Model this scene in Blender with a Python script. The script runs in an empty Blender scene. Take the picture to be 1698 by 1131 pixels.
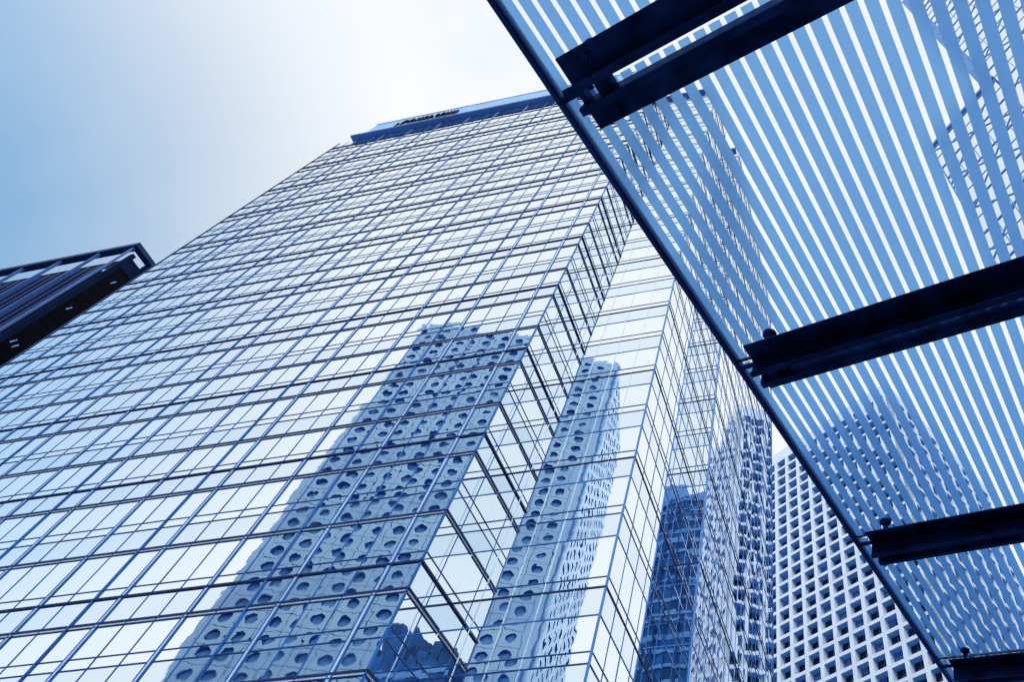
import bpy, bmesh, math, random
from mathutils import Matrix, Vector
random.seed(7)
scene = bpy.context.scene
COL = scene.collection
R_ = math.radians

# ------------------------------------------------------------------ camera
cam_d = bpy.data.cameras.new("camera")
cam = bpy.data.objects.new("camera", cam_d)
COL.objects.link(cam)
scene.camera = cam
RC = ((0.9815986, 0.1899402, 0.0196693), (-0.1431263, 0.8000060, -0.5826708), (-0.1264082, 0.5691336, 0.8124702))
right, down, fwd = Vector(RC[0]), Vector(RC[1]), Vector(RC[2])
m = Matrix((right, -down, -fwd)).transposed().to_4x4()
EYE = Vector((0, 0, 1.6))
m.translation = EYE
cam.matrix_world = m
cam_d.sensor_width = 36.0
cam_d.lens = 25.637
cam_d.shift_x = -0.23240
cam_d.shift_y = 0.04157
cam_d.clip_start = 0.05
cam_d.clip_end = 6000

# ------------------------------------------------------------------ world, sun, exposure
SUN_EL, SUN_AZ = 42.0, 176.0            # azimuth from +Y towards +X (behind the camera)
w = bpy.data.worlds.new("World")
scene.world = w
w.use_nodes = True
nt = w.node_tree
nt.nodes.clear()
N = nt.nodes.new
out = N("ShaderNodeOutputWorld")
bg_sky = N("ShaderNodeBackground")
sky = N("ShaderNodeTexSky")
sky.sky_type = 'NISHITA'
sky.sun_disc = False
sky.sun_elevation = R_(SUN_EL)
sky.sun_rotation = R_(SUN_AZ)
sky.air_density = 1.3
sky.dust_density = 0.4
sky.ozone_density = 4.0
bg_sky.inputs[1].default_value = 0.15
tint = N("ShaderNodeVectorMath"); tint.operation = 'MULTIPLY'
tint.inputs[1].default_value = (0.40, 1.26, 1.40)
nt.links.new(sky.outputs[0], tint.inputs[0])
nt.links.new(tint.outputs[0], bg_sky.inputs[0])
bg_veil = N("ShaderNodeBackground")      # bright veil of thin overcast cloud
tc = N("ShaderNodeTexCoord")
# the clear gap in the cloud lies towards -X
dot = N("ShaderNodeVectorMath"); dot.operation = 'DOT_PRODUCT'
dot.inputs[1].default_value = Vector((-0.86, 0.02, 0.50)).normalized()
nt.links.new(tc.outputs["Generated"], dot.inputs[0])
noi = N("ShaderNodeTexNoise"); noi.inputs["Scale"].default_value = 2.6
noi.inputs["Detail"].default_value = 5; noi.inputs["Roughness"].default_value = 0.5
nt.links.new(tc.outputs["Generated"], noi.inputs["Vector"])
sub = N("ShaderNodeMath"); sub.operation = 'MULTIPLY_ADD'
sub.inputs[1].default_value = 0.09; sub.inputs[2].default_value = -0.045
nt.links.new(noi.outputs["Fac"], sub.inputs[0])
add = N("ShaderNodeMath"); add.operation = 'ADD'
nt.links.new(dot.outputs["Value"], add.inputs[0]); nt.links.new(sub.outputs[0], add.inputs[1])
mr = N("ShaderNodeMapRange"); mr.interpolation_type = 'LINEAR'
mr.inputs["From Min"].default_value = 0.83; mr.inputs["From Max"].default_value = 1.0
mr.inputs["To Min"].default_value = 0.0; mr.inputs["To Max"].default_value = 1.0
nt.links.new(add.outputs[0], mr.inputs["Value"])
cr = N("ShaderNodeValToRGB")
cr.color_ramp.elements[0].position = 0.35; cr.color_ramp.elements[0].color = (0.88, 0.93, 0.975, 1)
cr.color_ramp.elements[1].position = 0.62; cr.color_ramp.elements[1].color = (1.04, 1.045, 1.05, 1)
nt.links.new(noi.outputs["Fac"], cr.inputs[0])
nt.links.new(cr.outputs[0], bg_veil.inputs[0])
bg_veil.inputs[1].default_value = 1.0
mixw = N("ShaderNodeMixShader")
pw = N("ShaderNodeMath"); pw.operation = 'POWER'; pw.inputs[1].default_value = 1.7
nt.links.new(mr.outputs[0], pw.inputs[0])
nt.links.new(pw.outputs[0], mixw.inputs[0])
nt.links.new(bg_veil.outputs[0], mixw.inputs[1])
nt.links.new(bg_sky.outputs[0], mixw.inputs[2])
nt.links.new(mixw.outputs[0], out.inputs[0])

sun_d = bpy.data.lights.new("sun", 'SUN')
sun_d.energy = 1.9
sun_d.angle = R_(10)
sun_d.color = (1.0, 0.97, 0.93)
sun = bpy.data.objects.new("sun", sun_d)
COL.objects.link(sun)
sd = Vector((math.sin(R_(SUN_AZ)) * math.cos(R_(SUN_EL)), math.cos(R_(SUN_AZ)) * math.cos(R_(SUN_EL)), math.sin(R_(SUN_EL))))
sun.rotation_euler = sd.to_track_quat('Z', 'Y').to_euler()
sun.location = (0, -60, 80)

scene.view_settings.view_transform = 'Standard'
scene.view_settings.look = 'None'
scene.view_settings.exposure = 0.0
scene.view_settings.gamma = 1.0
scene.view_settings.use_curve_mapping = False
scene.cycles.max_bounces = 14
scene.cycles.transparent_max_bounces = 24
scene.cycles.glossy_bounces = 8
scene.cycles.diffuse_bounces = 3
scene.cycles.sample_clamp_indirect = 4.0

# ------------------------------------------------------------------ materials
def mat(name, col, rough=0.5, metal=0.0, spec=0.5, var=0.0, vscale=1.0, bump=0.0, bscale=4.0, var2=None):
    mt = bpy.data.materials.new(name)
    mt.use_nodes = True
    t = mt.node_tree
    b = t.nodes["Principled BSDF"]
    b.inputs["Base Color"].default_value = (*col, 1)
    b.inputs["Roughness"].default_value = rough
    b.inputs["Metallic"].default_value = metal
    b.inputs["Specular IOR Level"].default_value = spec
    if metal > 0.1 and max(col) < 0.6:
        b.inputs["Specular Tint"].default_value = (0.30, 0.52, 1.0, 1)
    if var or bump:
        c = t.nodes.new("ShaderNodeTexCoord")
        n = t.nodes.new("ShaderNodeTexNoise")
        n.inputs["Scale"].default_value = vscale
        n.inputs["Detail"].default_value = 6
        t.links.new(c.outputs["Object"], n.inputs["Vector"])
        if var:
            r = t.nodes.new("ShaderNodeValToRGB")
            lo = tuple(max(0, x * (1 - var)) for x in col)
            hi = var2 if var2 else tuple(min(1, x * (1 + var)) for x in col)
            r.color_ramp.elements[0].position = 0.35; r.color_ramp.elements[0].color = (*lo, 1)
            r.color_ramp.elements[1].position = 0.68; r.color_ramp.elements[1].color = (*hi, 1)
            t.links.new(n.outputs["Fac"], r.inputs[0])
            t.links.new(r.outputs[0], b.inputs["Base Color"])
        if bump:
            n2 = t.nodes.new("ShaderNodeTexNoise")
            n2.inputs["Scale"].default_value = bscale
            n2.inputs["Detail"].default_value = 2
            t.links.new(c.outputs["Object"], n2.inputs["Vector"])
            bp = t.nodes.new("ShaderNodeBump")
            bp.inputs["Strength"].default_value = 1.0
            bp.inputs["Distance"].default_value = bump
            t.links.new(n2.outputs["Fac"], bp.inputs["Height"])
            t.links.new(bp.outputs[0], b.inputs["Normal"])
    return mt

M = {}
M['mirror'] = mat('mirror_glass', (0.845, 0.915, 0.965), rough=0.0, metal=1.0, bump=0.0020, bscale=0.9)
M['spandrel'] = mat('spandrel_glass', (0.735, 0.835, 0.93), rough=0.02, metal=1.0, bump=0.0020, bscale=0.9)
M['frame'] = mat('blue_frame', (0.024, 0.14, 0.44), rough=0.4, metal=0.2, var=0.25, vscale=0.6)
M['frame_dark'] = mat('navy_frame', (0.009, 0.058, 0.22), rough=0.45, metal=0.2, var=0.3, vscale=0.6)
M['ledge'] = mat('navy_ledge', (0.007, 0.026, 0.115), rough=0.55, spec=0.2, var=0.3, vscale=0.8)
M['silver'] = mat('pale_metal', (0.58, 0.74, 0.92), rough=0.35, metal=0.4, var=0.12, vscale=0.7)
M['thin'] = mat('slate_frame', (0.06, 0.20, 0.52), rough=0.45, metal=0.2)
M['core'] = mat('dark_core', (0.004, 0.01, 0.03), rough=0.8)
M['crown'] = mat('crown_panel', (0.07, 0.20, 0.52), rough=0.6, var=0.15, vscale=0.5)
M['pent'] = mat('penthouse_cladding', (0.26, 0.50, 0.80), rough=0.6, var=0.12, vscale=0.4)
M['steel'] = mat('navy_steel', (0.006, 0.016, 0.058), rough=0.45, metal=0.85, spec=0.3, var=0.5, vscale=5.0, bump=0.0012, bscale=22.0, var2=(0.011, 0.028, 0.10))
M['rail'] = mat('rail_steel', (0.012, 0.032, 0.11), rough=0.35, metal=0.6, spec=0.3, var=0.4, vscale=3.0)
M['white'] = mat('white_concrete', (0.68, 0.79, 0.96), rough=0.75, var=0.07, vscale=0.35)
M['navy_glass'] = mat('navy_window', (0.004, 0.013, 0.06), rough=0.12, spec=0.45, var=0.5, vscale=0.4)
M['blind'] = mat('window_blind', (0.10, 0.24, 0.55), rough=0.7, var=0.3, vscale=1.5)
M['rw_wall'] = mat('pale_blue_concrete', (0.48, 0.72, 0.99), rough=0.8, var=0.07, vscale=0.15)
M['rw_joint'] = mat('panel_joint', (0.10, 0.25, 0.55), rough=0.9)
M['rw_tube'] = mat('shaded_porthole_reveal', (0.03, 0.12, 0.42), rough=0.7)  # dark tone paints the shadow crescent inside each round recess
M['rw_glass'] = mat('porthole_glass', (0.20, 0.50, 0.97), rough=0.35, spec=0.3, var=0.2, vscale=0.3)
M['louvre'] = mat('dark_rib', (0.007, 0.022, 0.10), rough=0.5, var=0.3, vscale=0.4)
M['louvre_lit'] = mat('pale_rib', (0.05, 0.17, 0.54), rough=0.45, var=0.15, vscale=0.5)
M['rib_lit_edge'] = mat('rib_lit_edge', (0.025, 0.085, 0.32), rough=0.5)  # paler strip, painted as the lit edge of each dark rib
M['black_glass'] = mat('black_glass', (0.0012, 0.0025, 0.007), rough=0.3, spec=0.03, var=0.4, vscale=0.25)
M['seam'] = mat('panel_seam', (0.002, 0.006, 0.02), rough=0.8, spec=0.02)
M['navy_panel'] = mat('navy_panel', (0.003, 0.013, 0.058), rough=0.7, spec=0.05, var=0.25, vscale=0.3)
M['lattice_glass'] = mat('pale_tower_glass', (0.80, 0.87, 0.95), rough=0.05, metal=0.9, bump=0.003, bscale=0.6)
M['lattice_bar'] = mat('blue_lattice', (0.10, 0.30, 0.68), rough=0.5, var=0.2, vscale=0.5)
M['lattice_panel'] = mat('blue_louvre_panel', (0.10, 0.28, 0.62), rough=0.6, var=0.3, vscale=1.2)
M['reveal_shade'] = mat('shade_blue_reveal', (0.20, 0.46, 0.88), rough=0.7, var=0.12, vscale=0.5)  # blue shade of the window recesses, put into the colour
M['letter'] = mat('dark_letter', (0.004, 0.008, 0.03), rough=0.7, spec=0.1)
M['blue_tower'] = mat('deep_blue_glass', (0.015, 0.13, 0.38), rough=0.5, spec=0.2, var=0.5, vscale=0.3)
M['blue_band'] = mat('pale_blue_band', (0.16, 0.40, 0.78), rough=0.6)
M['lamp'] = mat('ceiling_lamp', (0.2, 0.4, 0.8))
b_ = M['lamp'].node_tree.nodes["Principled BSDF"]
b_.inputs["Emission Color"].default_value = (0.30, 0.52, 0.95, 1)
b_.inputs["Emission Strength"].default_value = 0.15
M['ground'] = mat('paving', (0.17, 0.25, 0.38), rough=0.85, var=0.3, vscale=0.5)
M['stone'] = mat('podium_stone', (0.12, 0.16, 0.24), rough=0.8, var=0.2, vscale=0.8)

# clear canopy glass
g = bpy.data.materials.new('clear_glass'); g.use_nodes = True
t = g.node_tree; t.nodes.clear()
o_ = t.nodes.new("ShaderNodeOutputMaterial"); mx = t.nodes.new("ShaderNodeMixShader")
tr = t.nodes.new("ShaderNodeBsdfTransparent"); tr.inputs[0].default_value = (0.965, 0.98, 0.995, 1)
gl = t.nodes.new("ShaderNodeBsdfGlossy"); gl.inputs["Roughness"].default_value = 0.02
fr = t.nodes.new("ShaderNodeFresnel"); fr.inputs[0].default_value = 1.3
geo = t.nodes.new("ShaderNodeNewGeometry"); inv = t.nodes.new("ShaderNodeMath"); inv.operation = 'SUBTRACT'; inv.inputs[0].default_value = 1.0
mu = t.nodes.new("ShaderNodeMath"); mu.operation = 'MULTIPLY'      # reflect on the outer faces only
t.links.new(geo.outputs["Backfacing"], inv.inputs[1]); t.links.new(inv.outputs[0], mu.inputs[0]); t.links.new(fr.outputs[0], mu.inputs[1])
t.links.new(mu.outputs[0], mx.inputs[0]); t.links.new(tr.outputs[0], mx.inputs[1]); t.links.new(gl.outputs[0], mx.inputs[2])
t.links.new(mx.outputs[0], o_.inputs[0])
M['clear'] = g
# blue ceramic frit: diffusing, lets blurred daylight through
g = bpy.data.materials.new('blue_frit'); g.use_nodes = True
t = g.node_tree; t.nodes.clear()
o_ = t.nodes.new("ShaderNodeOutputMaterial"); mx = t.nodes.new("ShaderNodeMixShader")
rf = t.nodes.new("ShaderNodeBsdfRefraction"); rf.inputs["Roughness"].default_value = 0.30; rf.inputs["IOR"].default_value = 1.12
tl = t.nodes.new("ShaderNodeBsdfTranslucent")
for s_, c_ in ((rf, (0.97, 0.985, 1.0, 1)), (tl, (0.80, 0.92, 1.0, 1))):
    s_.inputs[0].default_value = c_
va = t.nodes.new("ShaderNodeVolumeAbsorption")          # the tint deepens with the path through the frit
va.inputs["Color"].default_value = (0.0, 0.46, 0.80, 1); va.inputs["Density"].default_value = 500.0
t.links.new(va.outputs[0], o_.inputs["Volume"])
mx.inputs[0].default_value = 0.2
t.links.new(rf.outputs[0], mx.inputs[1]); t.links.new(tl.outputs[0], mx.inputs[2]); t.links.new(mx.outputs[0], o_.inputs[0])
M['frit'] = g

# ------------------------------------------------------------------ helpers
class MB:
    """collects polygons and links them as one mesh object"""
    def __init__(self):
        self.v, self.f = [], []
    def poly(self, pts):
        n = len(self.v)
        self.v += [tuple(p) for p in pts]
        self.f.append(tuple(range(n, n + len(pts))))
    def hexa(self, p):
        n = len(self.v)
        self.v += [tuple(q) for q in p]
        for f in ((0, 3, 2, 1), (4, 5, 6, 7), (0, 1, 5, 4), (1, 2, 6, 5), (2, 3, 7, 6), (3, 0, 4, 7)):
            self.f.append(tuple(n + i for i in f))
    def box(self, fr, a0, a1, b0, b1, c0, c1):
        """box in a local frame fr(a,b,c)"""
        if a0 > a1: a0, a1 = a1, a0
        if b0 > b1: b0, b1 = b1, b0
        if c0 > c1: c0, c1 = c1, c0
        self.hexa([fr(a0, b0, c0), fr(a1, b0, c0), fr(a1, b1, c0), fr(a0, b1, c0),
                   fr(a0, b0, c1), fr(a1, b0, c1), fr(a1, b1, c1), fr(a0, b1, c1)])
    def bar(self, p, q, wd, side, out, th):
        """flat bar from p to q, width wd along side, thickness th along out"""
        p, q, side, out = Vector(p), Vector(q), Vector(side), Vector(out)
        h = side * wd / 2
        self.hexa([p - h, q - h, q + h, p + h, p - h + out * th, q - h + out * th, q + h + out * th, p + h + out * th])
    def cyl(self, c, axis, r0, h, n=20, r1=None):
        r1 = r0 if r1 is None else r1
        axis = Vector(axis).normalized()
        x = axis.orthogonal().normalized(); y = axis.cross(x)
        c = Vector(c)
        k = len(self.v)
        for i in range(n):
            a = 2 * math.pi * i / n
            self.v.append(tuple(c + (x * math.cos(a) + y * math.sin(a)) * r0))
        for i in range(n):
            a = 2 * math.pi * i / n
            self.v.append(tuple(c + axis * h + (x * math.cos(a) + y * math.sin(a)) * r1))
        for i in range(n):
            j = (i + 1) % n
            self.f.append((k + i, k + j, k + n + j, k + n + i))
        self.f.append(tuple(k + i for i in reversed(range(n))))
        self.f.append(tuple(k + n + i for i in range(n)))
    def build(self, name, m_, parent=None, fix=True, bevel=0.0):
        me = bpy.data.meshes.new(name)
        me.from_pydata(self.v, [], self.f)
        me.materials.append(m_)
        if fix:
            bm = bmesh.new(); bm.from_mesh(me)
            bmesh.ops.recalc_face_normals(bm, faces=bm.faces)
            bm.to_mesh(me); bm.free()
        me.update()
        o = bpy.data.objects.new(name, me)
        COL.objects.link(o)
        if parent is not None:
            adopt(o, parent)
        if bevel:
            bv = o.modifiers.new("bevel", 'BEVEL'); bv.width = bevel; bv.segments = 2; bv.limit_method = 'ANGLE'
        return o

def wloc(o):
    v = Vector(o.location) if o.parent is None else Vector((0, 0, 0))
    return v
def adopt(o, parent):
    o.parent = parent
    if parent.parent is None:
        o.matrix_parent_inverse = Matrix.Translation(-Vector(parent.location))
def thing(name, label, cat, loc, group=None):
    o = bpy.data.objects.new(name, None)
    o.empty_display_size = 1.0
    o.location = loc
    COL.objects.link(o)
    o['label'] = label; o['category'] = cat
    if group: o['group'] = group
    return o
def frame(o, d, n):
    """local frame: a along d, b along outward normal n, c up"""
    o, d, n = Vector(o), Vector(d), Vector(n)
    return lambda a, b, c: o + d * a + n * b + Vector((0, 0, c))

# ------------------------------------------------------------------ ground
gm = MB()
gm.poly([(-2500, -2500, 0), (2500, -2500, 0), (2500, 2500, 0), (-2500, 2500, 0)])
go = gm.build('ground', M['ground'], fix=False)
go['kind'] = 'structure'

# ------------------------------------------------------------------ the glass tower
P = 1.429
YA, XA = 20.606, -18.330
YC = YA + 2 * P
XC = XA + 5 * P
YE = YA + 8 * P
XE = XC + P
YF = YE + 17.65 * P
KA = 33
XL = XA - KA * P
Z0 = 20.605
def zfl(n): return Z0 + 4 * n + (-0.326 if n == 0 else 0)
NF0, NF1 = -5, 21
ZTOP = zfl(NF1)
tower = thing('glass_tower', 'tall mirrored glass office tower with stepped corner reflecting the round-windowed building', 'office tower', ((XL + XE) / 2, 40, 0))

#            origin, dir, normal, length, pane count, kind
FAC = {
 'A': (Vector((XL, YA, 0)), Vector((1, 0, 0)), Vector((0, -1, 0)), KA),
 'B': (Vector((XA, YA, 0)), Vector((0, 1, 0)), Vector((1, 0, 0)), 2),
 'C': (Vector((XA, YC, 0)), Vector((1, 0, 0)), Vector((0, -1, 0)), 5),
 'D': (Vector((XC, YC, 0)), Vector((0, 1, 0)), Vector((1, 0, 0)), 6),
 'E': (Vector((XC, YE, 0)), Vector((1, 0, 0)), Vector((0, -1, 0)), 1),
 'F': (Vector((XE, YE, 0)), Vector((0, 1, 0)), Vector((1, 0, 0)), 17.65),
 'W': (Vector((XL, YF, 0)), Vector((0, -1, 0)), Vector((-1, 0, 0)), (YF - YA) / P),
}
# core behind the glass
cm = MB()
I3 = lambda a, b, c: Vector((a, b, c))
g_ = 0.12
cm.box(I3, XL + g_, XA - g_, YA + g_, YC + g_, 0, ZTOP)
cm.box(I3, XL + g_, XC - g_, YC + g_ + .001, YE + g_, 0, ZTOP)
cm.box(I3, XL + g_, XE - g_, YE + g_ + .001, YF - g_, 0, ZTOP)
cm.build('core', M['core'], tower)

# panes
def zbands(n):
    """three glass bands of a storey: spandrel, strip, vision"""
    z = zfl(n); zn = zfl(n + 1)
    zm = Z0 + 4 * n + (1.10 if n == 0 else 1.42)
    zt = Z0 + 4 * n + (1.645 if n == 0 else 1.95)
    return z, zm, zt, zn
panes = []
for key, (o, d, nr, L) in FAC.items():
    cols = int(math.ceil(L))
    for i in range(cols):
        a0, a1 = i * P, min(i + 1, L) * P
        for n in range(NF0, NF1):
            z, zm, zt, zn = zbands(n)
            for (c0, c1, sp) in ((z, zm, 1), (zm, zt, 0), (zt, zn, 0)):
                tx = random.gauss(0, 0.0011) * (a1 - a0); tz = random.gauss(0, 0.0011) * (c1 - c0)
                q = []
                for (a, c, sx, sz) in ((a0, c0, -1, -1), (a1, c0, 1, -1), (a1, c1, 1, 1), (a0, c1, -1, 1)):
                    q.append(o + d * a + nr * (sx * tx + sz * tz) + Vector((0, 0, c)))
                ctr = (q[0] + q[2]) / 2
                vis = n >= -1 and (key in 'ACE' or key in 'BDF')
                panes.append(((ctr - EYE).length + (0 if vis and (q[0]-EYE).z > 0.55*(Vector((q[0].x,q[0].y,0))).length else 1000), q, sp, key))
panes.sort(key=lambda p: p[0])
for dist, q, sp, key in panes[:100]:
    mb = MB(); mb.poly(q)
    mb.build('window_pane', M['spandrel'] if sp else M['mirror'], tower, fix=False)
for sp, nm in ((0, 'window_panes'), (1, 'spandrel_panes')):
    mb = MB()
    for dist, q, s_, key in panes[100:]:
        if s_ == sp: mb.poly(q)
    ob = mb.build(nm, M['spandrel'] if sp else M['mirror'], tower, fix=False)
    ob['kind'] = 'stuff'

# horizontal members that wrap the stepped corner
FR = {k: frame(o, d, nr) for k, (o, d, nr, L) in FAC.items()}
e_ = 0.02
def wrap(mb, prot, z0, z1, keys='ABCDEF'):
    yA, yC, yE = YA - prot, YC - prot, YE - prot
    segs = {'A': (XL - prot, XA + prot), 'C': (XA + prot, XC + prot), 'E': (XC + prot, XE + prot)}
    ys = {'A': YA, 'C': YC, 'E': YE}
    for k in 'ACE':
        if k in keys:
            mb.box(I3, segs[k][0] if k == 'A' else segs[k][0] - prot + 0.0, segs[k][1], ys[k] - prot, ys[k] + e_, z0, z1)
    for k, x, y0, y1 in (('B', XA, YA, YC), ('D', XC, YC, YE), ('F', XE, YE, YF + prot)):
        if k in keys:
            mb.box(I3, x - e_, x + prot, y0 + e_, y1 - (prot if k != 'F' else 0), z0, z1)
    if 'A' in keys:
        mb.box(I3, XL - prot, XL + e_, YA + e_, YF, z0, z1)
for n in range(-3, NF1):
    z, zm, zt, zn = zbands(n)
    # floor ledge: deep bar on the long front, slim bars on the returns and bays
    mb = MB()
    wrap(mb, 0.058, z - 0.015, z + 0.07, 'A')
    wrap(mb, 0.035, z - 0.19, z - 0.13, 'A')
    mb.box(I3, XA - e_, XA + 0.068, YA + e_, YC - 0.06, z - 0.015, z + 0.068)
    mb.box(I3, XA - e_, XA + 0.035, YA + e_, YC - 0.06, z - 0.19, z - 0.132)
    lo = mb.build('floor_ledge', M['ledge'], tower)
    mb = MB()
    wrap(mb, 0.012, z - 0.13, z - 0.015, 'A')
    mb.box(I3, XA - e_, XA + 0.012, YA + e_, YC - 0.03, z - 0.132, z - 0.02)
    mb.build('ledge_strip', M['silver'], lo)
    mb = MB()
    wrap(mb, 0.022, z - 0.035, z + 0.025, 'CDEF')
    mb.build('bay_transom', M['frame'], tower)
    # mid bars: a deep fin every second storey, a slim rail otherwise
    deep = (n % 2 == 0)
    mb = MB()
    wrap(mb, 0.072 if deep else 0.026, zm - (0.05 if deep else 0.03), zm + (0.045 if deep else 0.025), 'A')
    if deep:
        mb.box(I3, XA - e_, XA + 0.083, YA + e_, YC - 0.041, zm - 0.048, zm + 0.043)
        wrap(mb, 0.040, zm - 0.04, zm + 0.03, 'CDEF')
    else:
        mb.box(I3, XA - e_, XA + 0.025, YA + e_, YC - 0.027, zm - 0.029, zm + 0.024)
        wrap(mb, 0.026, zm - 0.03, zm + 0.025, 'CDEF')
    mb.build('deep_fin' if deep else 'slim_rail', M['ledge'] if deep else M['frame_dark'], tower)
    mb = MB()
    wrap(mb, 0.024, zt - 0.028, zt + 0.022, 'ABCDEF')
    mb.build('slim_rail', M['frame_dark'], tower)

# vertical members of the long front
zlo = zfl(-3)
for k in range(1, KA):
    a = (KA - k) * P
    r = k % 6
    mb = MB()
    f_ = FR['A']
    if r in (1, 4):
        for s in (-0.088, 0.088):
            mb.box(f_, a + s - 0.022, a + s + 0.022, -e_, 0.05, zlo, ZTOP)
        wo = mb.build('double_mullion', M['frame'], tower)
        mb = MB()
        mb.box(f_, a - 0.066, a + 0.066, -e_, 0.03, zlo, ZTOP)
        mb.build('mullion_channel', M['silver'], wo)
    elif r == 5:
        mb.box(f_, a - 0.04, a + 0.04, -e_, 0.065, zlo, ZTOP)
        mb.build('single_mullion', M['frame'], tower)
    else:
        mb.box(f_, a - 0.027, a + 0.027, -e_, 0.02, zlo, ZTOP)
        mb.build('slim_mullion', M['frame'], tower)
for key in 'BCDEF':
    o, d, nr, L = FAC[key]
    for i in range(1, int(math.ceil(L))):
        mb = MB()
        mb.box(FR[key], i * P - 0.02, i * P + 0.02, -e_, 0.02, zlo, ZTOP)
        mb.build('slim_mullion', M['silver'] if key == 'C' else M['frame'], tower)
# corner posts
for (x, y, mt_) in ((XA, YA, 'frame'), (XC, YC, 'thin'), (XE, YE, 'thin')):
    mb = MB()
    mb.box(I3, x - 0.06, x + 0.028, y - 0.028, y + 0.06, zlo, ZTOP)
    mb.build('corner_post', M[mt_], tower)
mb = MB(); mb.box(I3, XL - 0.05, XL + 0.08, YA - 0.05, YA + 0.08, zlo, ZTOP)
mb.build('corner_post', M['frame_dark'], tower)
mb = MB(); mb.box(I3, XE - 0.08, XE + 0.05, YF - 0.05, YF + 0.06, zlo, ZTOP)
mb.build('corner_post', M['frame_dark'], tower)

# crown: projecting roof slab and set-back penthouse
XS = XL + 1.95
mb = MB()
mb.box(I3, XS, XA - 0.5, YA - 0.68, YC - 0.451, ZTOP + 0.05, ZTOP + 0.40)
mb.box(I3, XS + 0.01, XC - 0.5, YC - 0.45, YE - 0.451, ZTOP + 0.05, ZTOP + 0.40)
mb.box(I3, XS + 0.02, XE - 0.5, YE - 0.45, YF - 1.5, ZTOP + 0.05, ZTOP + 0.40)
mb.build('roof_slab', M['crown'], tower, bevel=0.04)
mb = MB()
mb.box(I3, XS + 0.01, XA - 0.6, YA - 0.73, YA - 0.682, ZTOP + 0.27, ZTOP + 0.43)
mb.build('roof_edge_trim', M['silver'], tower)
mb = MB()
mb.box(I3, XL + 3.7, XA - 2, YA - 0.50, YF - 4, ZTOP + 0.401, ZTOP + 5.0)
mb.build('penthouse', M['pent'], tower, bevel=0.06)
mb = MB()
mb.box(I3, XL + 3.65, XA - 1.9, YA - 0.55, YF - 3.9, ZTOP + 5.001, ZTOP + 5.2)
mb.build('penthouse_coping', M['crown'], tower)

# sign letters standing on the roof slab edge
sign = thing('rooftop_sign', 'row of dark capital letters standing along the glass tower roof edge', 'sign', (-52.3, YA - 0.75, ZTOP + 0.45))
TXT = "LCOUERSEUIL"
xs = -57.0
for i, ch in enumerate(TXT):
    cu = bpy.data.curves.new('letter', 'FONT')
    cu.body = ch
    cu.size = 3.7 if i else 2.6
    cu.extrude = 0.12
    cu.offset = 0.05
    to = bpy.data.objects.new('letter_curve', cu)
    COL.objects.link(to)
    dg = bpy.context.evaluated_depsgraph_get()
    me = bpy.data.meshes.new_from_object(to.evaluated_get(dg))
    bpy.data.objects.remove(to)
    me.materials.clear(); me.materials.append(M['letter'])
    ob = bpy.data.objects.new('letter', me)
    COL.objects.link(ob)
    wd = max(v.co.x for v in me.vertices) - min(v.co.x for v in me.vertices)
    x0 = min(v.co.x for v in me.vertices)
    me.transform(Matrix.Translation((xs - x0 * 0.30, YA - 0.64, ZTOP + 0.42)) @ Matrix.Rotation(R_(90), 4, 'X') @ Matrix.Diagonal((0.30, 0.95, 1, 1)))
    adopt(ob, sign)
    xs += wd * 0.30 + 0.34

# ------------------------------------------------------------------ glass canopy
ev = Vector((0.28820192, 0.95611317, 0.05279447)); bv_ = Vector((0.94620352, -0.27587829, -0.16908597)); nv = Vector((0.14710048, -0.09868522, 0.9841863))
nv = ev.cross(bv_).normalized(); nv = nv if nv.z > 0 else -nv
bv_ = nv.cross(ev).normalized(); bv_ = bv_ if bv_.x > 0 else -bv_
SC = 1.4
def K(e, b, n): return EYE + (ev * e + bv_ * b + nv * n) * SC
B0, B1 = -1.70, 3.3
JOINTS = [-1.15, 0.505, 2.112, 3.80, 5.52, 7.25]
canopy = thing('glass_canopy', 'sloping glass canopy with blue printed stripes carried on dark steel beam pairs', 'canopy', K(3.0, 3.3, 2.9))
for i in range(len(JOINTS) - 1):
    e0, e1 = JOINTS[i] + 0.006, JOINTS[i + 1] - 0.006
    mb = MB(); mb.box(K, e0, e1, B0 + 0.012, B1, 3.0, 3.012)
    pn = mb.build('glass_panel', M['clear'], canopy)
    mb = MB()
    pit, gw = 0.0722, 0.0225
    edge = [B0 + 0.016]
    j = -7
    while True:
        c = -1.12 + pit * j
        if c > B1 - 0.1: break
        edge += [c - gw / 2, c + gw / 2]
        j += 1
    edge.append(B1 - 0.01)
    for q in range(0, len(edge) - 1, 2):
        mb.box(K, e0 + 0.012, e1 - 0.012, edge[q], edge[q + 1], 2.9965, 2.9985)
    mb.build('frit_stripes', M['frit'], pn)
for e in JOINTS[1:-1]:
    mb = MB(); mb.box(K, e - 0.006, e + 0.006, B0 + 0.012, B1, 2.996, 3.013)
    mb.build('joint_seal', M['rail'], canopy)
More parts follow.
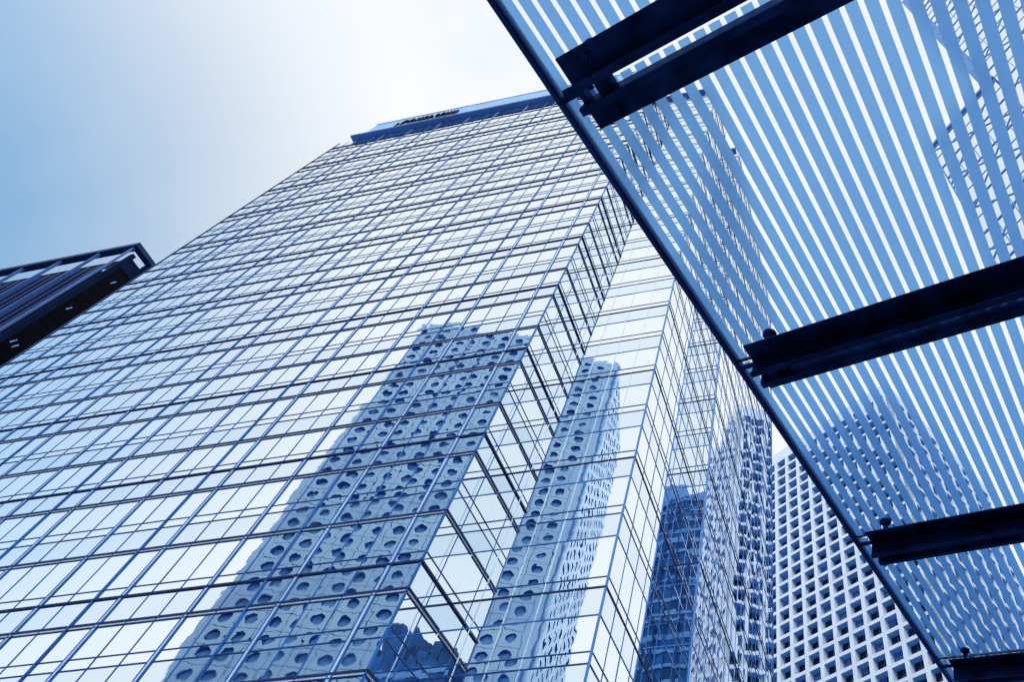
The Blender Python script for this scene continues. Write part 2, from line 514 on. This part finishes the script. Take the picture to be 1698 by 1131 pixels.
# edge rail
mb = MB()
mb.box(K, JOINTS[0], JOINTS[-1], B0 - 0.022, B0 + 0.012, 2.975, 3.022)
mb.box(K, JOINTS[0], JOINTS[-1], B0 - 0.014, B0 + 0.006, 2.962, 2.974)
mb.build('edge_rail', M['rail'], canopy, bevel=0.006)
TIP = -1.565
for e in JOINTS[1:-1]:
    mb = MB()
    for s in (-1, 1):
        mb.box(K, e + s * 0.040, e + s * 0.160, TIP, B1, 2.893, 2.905)      # flat flange
        mb.box(K, e + s * 0.0285, e + s * 0.0399, TIP + (0.0 if s < 0 else 0.02), B1, 2.795, 2.905)  # hanging web
        mb.box(K, e + s * 0.0285, e + s * 0.062, TIP + 0.004 + (0.0 if s < 0 else 0.02), B1, 2.783, 2.7949)  # toe
    bm_ = mb.build('beam', M['steel'], canopy, bevel=0.004)
    for b0, b1 in ((TIP + 0.03, TIP + 0.06), (TIP + 0.115, TIP + 0.19), (0.2, 0.3)):
        mb = MB()
        mb.box(K, e - 0.0284, e + 0.0284, b0, b1, 2.84, 2.885)
        mb.build('spacer', M['steel'], bm_)
    mb = MB()
    mb.box(K, e - 0.011, e + 0.011, B0 + 0.013, TIP + 0.06, 2.925, 2.945)
    mb.box(K, e - 0.009, e + 0.009, TIP + 0.01, TIP + 0.05, 2.88, 2.925)
    mb.build('tip_arm', M['steel'], bm_, bevel=0.003)
    for s in (-1, 1):
        for bb in (-1.44, 0.15, 1.9):
            mb = MB()
            c = K(e + s * 0.117, bb, 2.892)
            mb.cyl(c, -nv, 0.046 * SC * 0.62, 0.006 * SC, 28)
            mb.cyl(c - nv * 0.006 * SC, -nv, 0.018 * SC, 0.012 * SC, 6)
            mb.build('bolt', M['steel'], bm_)
            mb = MB()
            c = K(e + s * 0.117, bb, 2.905)
            mb.cyl(c, nv, 0.017 * SC, 0.06 * SC, 16)
            mb.cyl(c + nv * 0.055 * SC, nv, 0.02 * SC, 0.02 * SC, 24, 0.036 * SC)
            mb.cyl(c + nv * 0.0751 * SC, nv, 0.037 * SC, 0.0155 * SC, 24)
            mb.build('glass_fixing', M['steel'], canopy)

# wall that carries the canopy
pw = thing('podium_wall', 'low stone podium wall that carries the glass canopy', 'wall', K(3.0, 3.5, -1.1))
mb = MB()
b2 = Vector((bv_.x, bv_.y, 0)).normalized(); e2 = Vector((ev.x, ev.y, 0)).normalized()
base = Vector((K(0, B1 + 0.01, 3).x, K(0, B1 + 0.01, 3).y, 0))
pf = lambda a, b, c: base + e2 * a + b2 * b + Vector((0, 0, c))
mb.box(pf, -3, 12, 0.0, 1.2, 0, 4.5)
mb.build('wall', M['stone'], pw)
mb = MB(); mb.box(pf, -3.1, 12.1, 0.02, 1.3, 4.501, 4.66); mb.build('coping', M['stone'], pw)

# ------------------------------------------------------------------ white lattice building
D_ = 148.0
wl = Vector((-0.16368, 0.98651, 0)) * D_
gd = Vector((math.cos(R_(-31)), math.sin(R_(-31)), 0)); gn = Vector((gd.y, -gd.x, 0))
CW, RH, NW = 4.05, 3.83, 12
S0 = 0.28 - 2 * CW
HT = 170.2
wb = thing('grid_building', 'white concrete office block with a grid of deep square windows beyond the glass tower', 'office block', wl + gd * 20)
def lattice(o, d, nr, cols, rows, ztop, npart):
    f_ = frame(o, d, nr)
    Lw = cols * CW + 1.0
    mb = MB()
    pw_, ph_ = 1.02, 0.86
    z_top_open = ztop - 3.6
    zb = z_top_open - rows * RH
    for i in range(cols + 1):
        c = i * CW
        mb.box(f_, c, c + pw_, -1.85, 0.0, 0, z_top_open)
    for j in range(rows + 1):
        c = z_top_open - j * RH
        mb.box(f_, 0.01, Lw - 0.01, -0.10, -0.006, c - ph_, c)
    mb.box(f_, -0.002, cols * CW + pw_ + 0.002, -1.36, 0.004, z_top_open + 0.001, ztop)
    mb.box(f_, 0.01, Lw - 0.01, -1.34, -0.006, 0, zb - ph_ + 0.01)
    wall = mb.build('wall', M['white'], wb)
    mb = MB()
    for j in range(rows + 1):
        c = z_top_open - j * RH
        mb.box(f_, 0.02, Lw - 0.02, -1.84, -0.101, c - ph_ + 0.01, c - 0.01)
    mb.build('reveals', M['reveal_shade'], wall)  # soffits and sills of white concrete, coloured as blue shade
    rest, blinds = MB(), MB()
    cells = []
    for i in range(cols):
        for j in range(rows):
            a0 = i * CW + 1.02; c1 = z_top_open - j * RH - ph_; c0 = z_top_open - (j + 1) * RH
            cells.append((a0, a0 + CW - pw_, c0, c1))
    return f_, cells, blinds
cells_all = []
corner = wl + gd * (S0 + 12 * CW + 1.02)
for (o, d, nr, cols) in ((wl + gd * S0, gd, gn, 12), (corner, Vector((-gd.y, gd.x, 0)), gd, 13)):
    f_, cells, bl = lattice(o, d, nr, cols, 40, HT, 100)
    for (a0, a1, c0, c1) in cells:
        q = [f_(a0, -1.75, c0), f_(a1, -1.75, c0), f_(a1, -1.75, c1), f_(a0, -1.75, c1)]
        front = (nr - gn).length < 1e-6
        cells_all.append((((q[0] - EYE).length if front else 1e5) + (1e4 if c0 < 85 else 0), f_, a0, a1, c0, c1))
cells_all.sort(key=lambda c: c[0])
rest, rblind = MB(), MB()
for i, (dist, f_, a0, a1, c0, c1) in enumerate(cells_all):
    mb = MB() if i < 100 else rest
    mb.box(f_, a0 - .02, a1 + .02, -1.83, -1.74, c0 - .02, c1 + .02)
    own = mb.build('window', M['navy_glass'], wb) if i < 100 else None
    mm_ = MB() if i < 100 else rblind
    cx = (a0 + a1) / 2
    mm_.box(f_, cx - .04, cx + .04, -1.74, -1.70, c0, c1)
    r = random.random()
    if r < 0.22:
        hgt = random.uniform(0.25, 0.9) * (c1 - c0)
        mm_.box(f_, a0, cx - 0.05, -1.739, -1.715, c1 - hgt, c1)
        if r < 0.1: mm_.box(f_, cx + .05, a1, -1.739, -1.715, c1 - hgt * .6, c1)
    if i < 100: mm_.build('window_blind', M['blind'], own)
ro = rest.build('windows', M['navy_glass'], wb); ro['kind'] = 'stuff'
ro2 = rblind.build('window_blinds', M['blind'], wb); ro2['kind'] = 'stuff'
mb = MB()
ctr = wl + gd * (S0 + 1.4) - gn * 1.4
mb.box(frame(wl + gd * (S0 + 1.4) - gn * 1.86, gd, -gn), 0, 12 * CW - 1.7, 0, 13 * CW - 2, 0, HT - 0.5)
mb.build('core', M['core'], wb)

# ------------------------------------------------------------------ dark ribbed building on the left
lx, ly, lz = -105.92, 29.68, 105.7
lb = thing('ribbed_tower', 'dark navy tower with ribbed front and open roof frame at the left edge', 'tower', (lx - 18, ly + 20, 0))
LW, LD = 40.0, 45.0
mb = MB(); mb.box(I3, lx - LW, lx - 0.6, ly + 0.9, ly + LD, 0, 98.6); mb.build('body', M['navy_panel'], lb)
# front ribs
f_ = frame((lx, ly, 0), (-1, 0, 0), (0, -1, 0))
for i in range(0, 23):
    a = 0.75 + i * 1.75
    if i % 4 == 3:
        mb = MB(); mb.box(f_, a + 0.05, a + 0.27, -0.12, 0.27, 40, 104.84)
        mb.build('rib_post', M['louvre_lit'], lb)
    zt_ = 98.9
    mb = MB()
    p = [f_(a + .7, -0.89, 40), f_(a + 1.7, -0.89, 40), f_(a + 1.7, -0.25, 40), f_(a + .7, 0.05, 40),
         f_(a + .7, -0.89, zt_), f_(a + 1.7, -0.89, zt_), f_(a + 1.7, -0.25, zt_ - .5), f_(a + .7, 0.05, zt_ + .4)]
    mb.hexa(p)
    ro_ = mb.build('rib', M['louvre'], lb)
    mb = MB(); mb.box(f_, a + 0.60, a + 0.72, -0.10, 0.10, 40, zt_ + 0.3); mb.build('rib_lit_edge', M['rib_lit_edge'], ro_)
mb = MB(); mb.box(f_, -0.02, 0.26, -0.12, 0.16, 30, 104.8); mb.build('corner_post', M['louvre_lit'], lb)
mb = MB(); mb.box(f_, 0.31, LW, -2.2, -1.0, 98.61, 100.3); mb.build('parapet', M['pent'], lb)
mb = MB(); mb.box(f_, 0.31, LW, -2.25, -0.95, 100.31, 103.0); mb.build('roof_screen', M['black_glass'], lb)
# rim beams and raking members of the roof frame
mb = MB()
mb.box(f_, -0.6, LW, -0.55, 0.45, 104.85, lz)
mb.box(I3, lx - 0.45, lx + 0.6, ly + 0.56, ly + LD, 104.85, lz)
mb.build('rim_beam', M['ledge'], lb)
# right-hand face
f2 = frame((lx, ly, 0), (0, 1, 0), (1, 0, 0))
mb = MB()
mb.box(f2, 0.61, 1.25, -0.58, 0.0, 20, 104.0)
mb.box(f2, 1.26, LD, -0.58, -0.005, 100.6, 103.2)
mb.box(f2, 3.0, LD, -0.58, -0.003, 103.21, 104.84)
mb.build('side_frame', M['navy_panel'], lb)
mb = MB(); mb.box(f2, 1.26, LD, -0.59, -0.1, 20, 100.59); mb.build('side_glazing', M['black_glass'], lb)
mb = MB()
for i in range(1, 9): mb.box(f2, 1.25 + i * 1.1, 1.30 + i * 1.1, -0.1, -0.08, 20, 100.5)
for j in range(40): mb.box(f2, 1.27, LD - .01, -0.1, -0.075, 40.3 + j * 1.5, 40.36 + j * 1.5)
mb.build('seam', M['seam'], lb)
for (a, z) in ((2.3, 97.6), (2.0, 89.3), (1.7, 80.2), (2.3, 79.9), (2.1, 75.0)):
    mb = MB()
    P4 = ((a, z), (a + 0.13, z - 0.10), (a + 0.40, z + 0.80), (a + 0.27, z + 0.90))
    mb.hexa([f2(p, -0.099, q) for p, q in P4] + [f2(p, -0.085, q) for p, q in P4])
    mb.build('ceiling_lamp', M['lamp'], lb)

# ------------------------------------------------------------------ towers seen through the upper right of the canopy
def lattice_tower(root, o, d, nr, wd, dp, ht, nx, fl, diag, seed):
    rnd = random.Random(seed)
    f_ = frame(o, d, nr)
    side = frame(o, -nr, -d)
    mb = MB(); mb.box(f_, 0, wd, -dp, -0.1, 0, ht); mb.build('glazing', M['lattice_glass'], root)
    for ff, ww in ((f_, wd), (side, dp)):
        mb = MB()
        z = ht - 0.5; j = 0
        while z > ht * 0.55:
            hb = 0.26 if j % 2 == 0 else 0.10
            mb.box(ff, 0, ww, -0.12, 0.02 if j % 2 == 0 else -0.03, z - hb, z)
            z -= fl / 2; j += 1
        mb.build('floor_band', M['lattice_bar'], root)
        mb = MB()
        for i in range(nx + 1):
            a = ww * i / nx
            mb.box(ff, a - 0.05, a + 0.05, -0.12, 0.0, ht * 0.5, ht)
        mb.build('mullion', M['lattice_bar'], root)
        mb = MB()
        up = Vector((0, 0, 1)); dd = (ff(1, 0, 0) - ff(0, 0, 0)); nn_ = ff(0, 1, 0) - ff(0, 0, 0)
        for i in range(diag):
            z0 = ht - 1.0 - i * (ww * 0.9)
            for p0, p1 in (((0, z0), (ww, z0 - ww * 1.1)), ((ww, z0), (0, z0 - ww * 1.1))):
                p, q = ff(p0[0], -0.10, p0[1]), ff(p1[0], -0.10, p1[1])
                t_ = (q - p).normalized()
                mb.bar(p, q, 0.17, t_.cross(nn_), nn_, 0.11)
        mb.build('brace', M['lattice_bar'], root)
    mb = MB(); mb.box(f_, -0.25, wd + 0.25, -dp, 0.25, ht, ht + 0.7); mb.build('roof_rim', M['lattice_panel'], root)
d1 = Vector((0.7272, -0.6864, 0)); n1 = Vector((-0.6864, -0.7272, 0))
t1 = thing('braced_tower', 'pale glass tower with cross bracing, its roof corner seen through the canopy', 'tower', (24, 42, 0))
lattice_tower(t1, Vector((18.6, 41, 0)), d1, n1, 13.0, 16, 116.3, 5, 8.0, 5, 1)
t2 = thing('braced_tower', 'taller pale glass tower with a solid blue corner strip, seen through the canopy', 'tower', (38, 34, 0))
o2 = Vector((28.9, 33.4, 0))
lattice_tower(t2, o2, d1, n1, 20.0, 18, 205, 6, 8.0, 8, 2)
mb = MB(); mb.box(frame(o2, d1, n1), -1.6, -0.01, -3.0, 0.35, 0, 204); mb.build('corner_strip', M['lattice_panel'], t2)

# ------------------------------------------------------------------ building with round windows (behind the camera, seen in the mirror glass)
rw = thing('porthole_building', 'pale blue concrete tower with round windows mirrored in the glass tower', 'office tower', (-70, -60, 0))
Lp = Vector((-99.7, 2 * YA - 75.4, 0)); rd = Vector((0.951, -0.309, 0)).normalized(); rn = Vector((0.309, 0.951, 0)).normalized()
CWR, RHR, RR, DEP = 3.6, 3.2, 0.97, 0.75
def porthole_face(o, d, nr, cols, rows, ztop, a_first):
    f_ = frame(o, d, nr)
    wall, tube, glass = MB(), MB(), MB()
    n = 20
    gap = 0.045
    for i in range(cols):
        for j in range(rows):
            ca, cz = a_first + i * CWR, ztop - j * RHR
            x0, x1 = ca - CWR / 2 + gap, ca + CWR / 2 - gap
            y0, y1 = cz - RHR / 2 + gap, cz + RHR / 2 - gap
            ring = [(ca + RR * math.cos(2 * math.pi * k / n), cz + RR * math.sin(2 * math.pi * k / n)) for k in range(n)]
            corners = [(x1, y1), (x0, y1), (x0, y0), (x1, y0)]
            for q in range(4):
                k0 = q * n // 4; k1 = (q + 1) * n // 4
                mid_in = (x1, cz) if q == 0 else (ca, y1) if q == 1 else (x0, cz) if q == 2 else (ca, y0)
                mid_out = (ca, y1) if q == 0 else (x0, cz) if q == 1 else (ca, y0) if q == 2 else (x1, cz)
                pts = [mid_in, corners[q], mid_out] + [ring[k % n] for k in range(k1, k0 - 1, -1)]
                wall.poly([f_(a, 0, z) for a, z in pts])
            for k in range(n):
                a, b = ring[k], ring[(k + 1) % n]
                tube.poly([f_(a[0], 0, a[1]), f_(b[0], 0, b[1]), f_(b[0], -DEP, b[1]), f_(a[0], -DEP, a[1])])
            glass.poly([f_(a, -DEP, z) for a, z in ring])
    return wall, tube, glass
W_RW, DS = 46.8, 34.0
ZT = 152.8
wf = porthole_face(Lp, rd, rn, 12, 44, ZT, 2.75)
Rp = Lp + rd * W_RW
sdv = Vector((-0.309, -0.951, 0)).normalized(); sn = Vector((0.951, -0.309, 0)).normalized()
ws = porthole_face(Rp, sdv, sn, 8, 44, ZT, 5.0)
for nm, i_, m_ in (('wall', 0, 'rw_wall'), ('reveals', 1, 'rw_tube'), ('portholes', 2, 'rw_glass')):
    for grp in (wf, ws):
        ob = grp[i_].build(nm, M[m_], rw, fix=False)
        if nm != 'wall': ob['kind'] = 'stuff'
mb = MB()
f_ = frame(Lp, rd, rn)
mb.box(f_, 0.3, W_RW - 0.3, -DS, -DEP - 0.04, 0, ZT + 1.4)
mb.build('core', M['rw_joint'], rw)
mb = MB()   # joint backing just behind the panels, edges and rounded corners
mb.box(f_, 0.0, 0.94, -1.0, -0.004, 0, ZT + 1.6)
mb.box(f_, 44.2, W_RW - 2.2, -1.0, -0.004, 0, ZT + 1.6)
mb.box(f_, 0.95, 44.19, -0.5, 0.006, ZT + 1.62, ZT + 3.0)
for k in range(6):
    a0, a1 = math.pi / 2 * k / 6, math.pi / 2 * (k + 1) / 6
    cx, cy, r = W_RW - 2.6, -2.6, 2.6
    q = [(cx + r * math.sin(a0), cy + r * math.cos(a0)), (cx + r * math.sin(a1), cy + r * math.cos(a1))]
    mb.hexa([f_(cx, cy, 0), f_(q[0][0], q[0][1], 0), f_(q[1][0], q[1][1], 0), f_(cx + .01, cy - .01, 0),
             f_(cx, cy, ZT + 2.4), f_(q[0][0], q[0][1], ZT + 2.4), f_(q[1][0], q[1][1], ZT + 2.4), f_(cx + .01, cy - .01, ZT + 2.4)])
mb.box(f_, W_RW - 0.8, W_RW - 0.004, -DS, -2.601, ZT + 1.62, ZT + 2.6)
mb.box(f_, W_RW - 0.8, W_RW - 0.004, -3.2, -2.601, 0, ZT + 1.61)
mb.build('wall_edge', M['rw_wall'], rw)

# ------------------------------------------------------------------ deep blue tower (behind the camera, seen in the recessed bay)
bt = thing('banded_tower', 'deep blue tower with pale bands mirrored low in the recessed glass bay', 'tower', (21, -70, 0))
f_ = frame((8, -60, 0), (1.7, 0, 0), (0, 1, 0))
mb = MB()
NS = 10
for k in range(NS):
    a0, a1 = 15.0 * k / NS, 15.0 * (k + 1) / NS
    h0, h1 = 3.0 * math.sin(math.pi * k / NS), 3.0 * math.sin(math.pi * (k + 1) / NS)
    mb.hexa([f_(a0, -20, 0), f_(a1, -20, 0), f_(a1, h1, 0), f_(a0, h0, 0), f_(a0, -20, 131), f_(a1, -20, 131), f_(a1, h1, 131), f_(a0, h0, 131)])
mb.build('body', M['blue_tower'], bt)
mb = MB()
for j in range(36):
    z = 129.5 - j * 3.6
    for k in range(NS):
        a0, a1 = 15.0 * k / NS, 15.0 * (k + 1) / NS
        h0, h1 = 3.0 * math.sin(math.pi * k / NS) + .3, 3.0 * math.sin(math.pi * (k + 1) / NS) + .3
        mb.hexa([f_(a0, h0 - 1, z), f_(a1, h1 - 1, z), f_(a1, h1, z), f_(a0, h0, z), f_(a0, h0 - 1, z + .9), f_(a1, h1 - 1, z + .9), f_(a1, h1, z + .9), f_(a0, h0, z + .9)])
mb.build('floor_bands', M['blue_band'], bt)

# ------------------------------------------------------------------ stepped dark block (behind, mirrored at the foot of the return face)
sb = thing('stepped_block', 'dark blue block with a ragged stepped roof mirrored at the foot of the glass tower', 'office block', (54, -68, 0))
mb = MB()
rnd = random.Random(4)
mb.box(I3, 40, 68, -80, -58, 0, 78)
mb.build('body', M['blue_tower'], sb)
for i in range(14):
    x = 40.2 + i * 1.95
    mb = MB(); mb.box(I3, x, x + 1.8, -72, -58.2, 78.01, 79 + rnd.uniform(0, 9)); mb.build('roof_step', M['blue_tower'], sb)
for j in range(12):
    mb = MB(); mb.box(I3, 40.1, 67.9, -58.01, -57.8, 32 + j * 4, 33.1 + j * 4); mb.build('floor_band', M['blue_band'], sb)

mb = MB(); f_ = frame((8, -60, 0), (1.7, 0, 0), (0, 1, 0))
mb.box(f_, 1.5, 8.2, -18, -3.0, 131.01, 138.5); mb.box(f_, 8.21, 12.5, -18, -4.0, 131.01, 142.5)
mb.build('crown', M['blue_band'], bt)
mb = MB()
for i in range(9): mb.box(f_, i * 1.75, i * 1.75 + 0.35, -0.2, 3.5 * math.sin(math.pi * min(1, i * 1.75 / 15)) + 0.2, 2, 130.9)
mb.build('fins', M['frame_dark'], bt)
